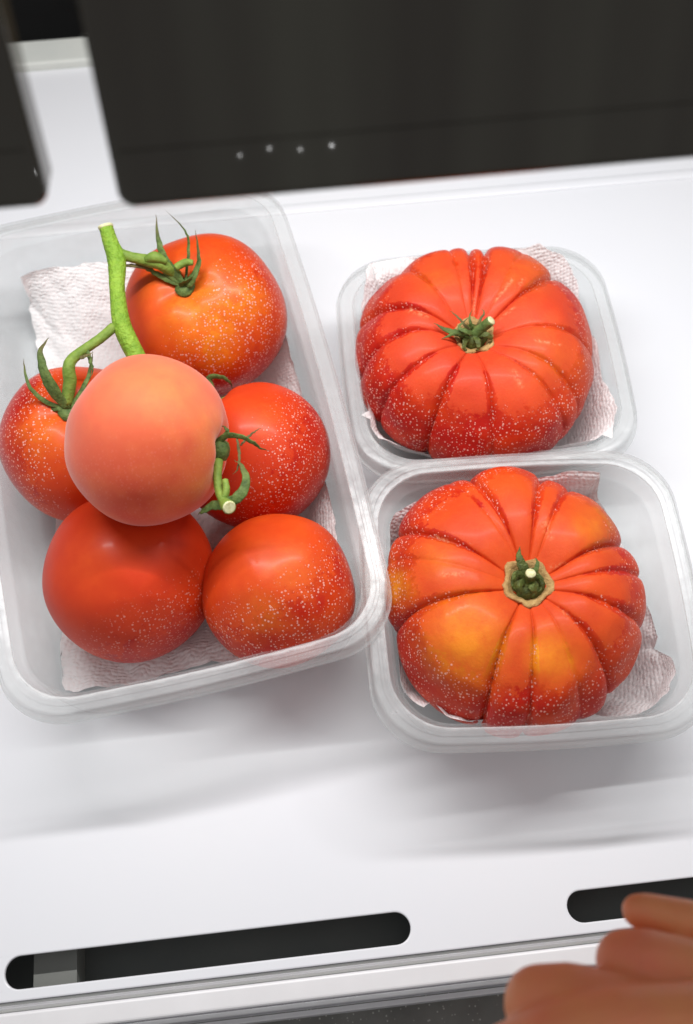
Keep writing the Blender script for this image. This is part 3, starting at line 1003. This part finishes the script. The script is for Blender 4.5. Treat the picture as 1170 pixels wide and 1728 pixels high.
def big_calyx(t, c, top, tilt_seed, scar_r, cut_px, sepals):
    rng = random.Random(tilt_seed)
    # ragged corky ring round the scar
    V, F = [], []
    n = 40
    rag = [1 + 0.10 * math.sin(5 * 2 * math.pi * i / n + tilt_seed) + rng.uniform(-0.06, 0.06) for i in range(n)]
    prof = [(1.02, -0.14), (1.06, 0.10), (0.96, 0.15), (0.80, 0.06), (0.66, -0.10), (0.3, -0.16)]
    for r, z in prof:
        for i in range(n):
            a = 2 * math.pi * i / n
            rr = scar_r * r * (1 + (rag[i] - 1) * (r - 0.2))
            V.append(top + Vector((rr * math.cos(a), rr * math.sin(a) * 1.02, z + 0.22 + rng.uniform(-0.02, 0.02))))
    for j in range(len(prof) - 1):
        for i in range(n):
            a, b = j * n + i, j * n + (i + 1) % n
            F.append((a, b, b + n, a + n))
    F.append(tuple((len(prof) - 1) * n + i for i in range(n)))
    scar = mesh_obj('scar', V, F, M['cork'], t, True, off=c)
    V, F = tube_data([top + Vector((0, 0, 0.0)), top + Vector((0, 0, 0.22)), top + Vector((0.02, 0, 0.42)), top + Vector((0.03, 0.03, 0.5))], [0.6 * scar_r, 0.74 * scar_r, 0.55 * scar_r, 0.2], 18, wob=0.22, seed=tilt_seed)
    cal = mesh_obj('calyx', V, F, M['dark_calyx'], t, True, off=c)
    b = top + Vector((0, 0, 0.35))
    e = at(cut_px[0], cut_px[1], top.z + cut_px[2])
    V, F = tube_data(spline([b, b.lerp(e, 0.55), e], 8), [0.30, 0.28, 0.26, 0.24, 0.23, 0.22, 0.22, 0.22, 0.22], 12, wob=0.08, seed=tilt_seed + 1)
    stb = mesh_obj('stub', V, F, M[cut_px[3]], t, True, off=c)
    dd = (e - b).normalized()
    V, F = tube_data([e - dd * 0.02, e + dd * 0.05, e + dd * 0.06], [0.21, 0.19, 0.07], 12, wob=0.15, seed=tilt_seed + 2)
    mesh_obj('cut_end', V, F, M['cut'], stb, True, off=c)
    for pts, w, mt in sepals:
        ribbon('sepal', cal, [b if p is None else at(p[0], p[1], top.z + p[2]) for p in pts], w, M[mt], c, hint=-FWD)

big_calyx(tb1, cb1, top1, 31, 0.86, (829, 541, 1.15, 'sepal'), [
    ([None, (775, 562, 0.7), (752, 556, 0.8), (732, 545, 0.9)], 0.20, 'sepal'),
    ([None, (780, 560, 0.9), (758, 566, 0.8), (742, 574, 0.7)], 0.11, 'sepal'),
    ([None, (782, 545, 0.9), (770, 532, 1.0), (758, 524, 0.9)], 0.07, 'dry'),
    ([None, (795, 548, 0.9), (793, 535, 1.1), (797, 522, 1.0)], 0.09, 'sepal'),
    ([None, (808, 545, 0.9), (817, 528, 1.1), (812, 519, 1.0)], 0.08, 'dry'),
    ([None, (790, 560, 1.0), (775, 552, 1.1), (792, 535, 1.2)], 0.14, 'sepal'),
    ([None, (786, 575, 0.6), (784, 588, 0.45), (792, 592, 0.3)], 0.16, 'dark_calyx'),
    ([None, (806, 575, 0.6), (808, 588, 0.45), (802, 592, 0.3)], 0.16, 'dark_calyx'),
    ([None, (820, 565, 0.7), (830, 572, 0.5), (826, 582, 0.3)], 0.16, 'dark_calyx')])
big_calyx(tb2, cb2, top2, 47, 0.92, (896, 968, 0.95, 'dark_calyx'), [
    ([None, (882, 955, 0.7), (876, 938, 0.8), (878, 922, 0.9)], 0.24, 'dark_calyx'),
    ([None, (872, 968, 0.7), (866, 985, 0.6), (872, 1000, 0.4)], 0.15, 'dark_calyx'),
    ([None, (880, 985, 0.7), (879, 998, 0.6), (884, 1006, 0.4)], 0.17, 'dark_calyx'),
    ([None, (898, 990, 0.7), (902, 1002, 0.5), (898, 1006, 0.4)], 0.17, 'dark_calyx'),
    ([None, (910, 975, 0.6), (914, 990, 0.5), (908, 1000, 0.4)], 0.16, 'dark_calyx'),
    ([None, (905, 960, 0.7), (908, 948, 0.7), (902, 940, 0.6)], 0.12, 'sepal')])

# ------------------------------------------------------------------ hand
def build_hand():
    D0 = 29.0
    o0 = far(1170, 1680, D0)
    V, F = [], []
    def add(vf):
        k = len(V)
        V.extend(vf[0])
        F.extend([tuple(i + k for i in f) for f in vf[1]])
    def ball(c, r):
        vv, ff = [], []
        for j in range(9):
            for i in range(14):
                a, b = math.pi * (j + 0.001) / 8.002, 2 * math.pi * i / 14
                vv.append(c + Vector((math.sin(a) * math.cos(b), math.sin(a) * math.sin(b), math.cos(a))) * r)
        for j in range(8):
            for i in range(14):
                ff.append((j * 14 + i, (j + 1) * 14 + i, (j + 1) * 14 + (i + 1) % 14, j * 14 + (i + 1) % 14))
        ff.append(tuple(range(14)))
        ff.append(tuple(8 * 14 + i for i in range(13, -1, -1)))
        return vv, ff
    def limb(joints):
        P = [(far(x, y, D0 + d), r) for x, y, d, r in joints]
        for (a, ra), (b, rb) in zip(P, P[1:]):
            n = max(2, int((b - a).length / 0.22))
            for s in range(n + 1):
                t = s / n
                add(ball(a.lerp(b, t), ra + (rb - ra) * t))
    # thumb lying straight, its tip towards the slot
    limb([(1380, 1690, 1.0, 1.15), (1275, 1600, 0.6, 0.86), (1205, 1568, 0.4, 0.70), (1150, 1556, 0.4, 0.66), (1090, 1540, 0.5, 0.56), (1078, 1537, 0.5, 0.50)])
    # four fingers folded at the middle joint
    limb([(1400, 1690, -0.6, 1.1), (1290, 1668, -1.0, 0.98), (1180, 1648, -1.1, 0.92), (1090, 1628, -1.0, 0.95), (1058, 1622, -0.7, 0.86), (1085, 1650, 0.6, 0.74), (1140, 1672, 1.3, 0.72), (1260, 1700, 2.0, 0.62)])
    limb([(1400, 1790, -1.4, 1.15), (1240, 1752, -2.0, 1.08), (1090, 1720, -2.0, 1.04), (960, 1700, -1.7, 1.12), (914, 1694, -1.3, 1.02), (945, 1722, 0.4, 0.88), (1010, 1748, 1.2, 0.80), (1130, 1770, 1.8, 0.66)])
    limb([(1400, 1830, -2.0, 1.5), (1200, 1752, -3.0, 1.35), (1050, 1748, -3.2, 1.2), (940, 1770, -3.0, 1.08), (862, 1788, -2.4, 0.9), (880, 1812, -0.6, 0.8), (960, 1830, 0.4, 0.74), (1100, 1840, 1.4, 0.62)])
    limb([(1390, 1985, -1.4, 0.95), (1190, 1935, -2.0, 0.86), (1010, 1900, -1.6, 0.86), (965, 1895, -1.2, 0.76), (1040, 1912, 0.4, 0.66), (1150, 1922, 1.2, 0.56)])
    # web of skin between the folded fingers and the thumb
    limb([(1330, 1640, 0.0, 0.7), (1230, 1622, -0.2, 0.55)])
    limb([(1330, 1730, -0.8, 0.9), (1160, 1690, -1.2, 0.7)])
    limb([(1330, 1830, -1.4, 0.9), (1120, 1778, -1.9, 0.7)])
    # palm and wrist
    for y in (1690, 1760, 1830, 1900, 1960):
        limb([(1390, y, -0.6, 1.0), (1520, 1760 + (y - 1760) * 0.75, -0.2, 1.1), (1700, 1840 + (y - 1830) * 0.5, 0.4, 1.2)])
    limb([(1700, 1840, 0.4, 1.7), (1950, 1940, 1.2, 1.9), (2200, 2040, 2.0, 2.2)])
    o = mesh_obj('hand', V, F, M['skin'], None, True, off=o0)
    o.location = o0 * S
    rm = o.modifiers.new('remesh', 'REMESH')
    rm.mode = 'VOXEL'
    rm.voxel_size = 0.09
    rm.use_smooth_shade = True
    sm = o.modifiers.new('smooth', 'SMOOTH')
    sm.factor = 0.5
    sm.iterations = 22
    tag(o, 'bare hand with folded fingers reaching in at the lower right corner', 'hand')
build_hand()
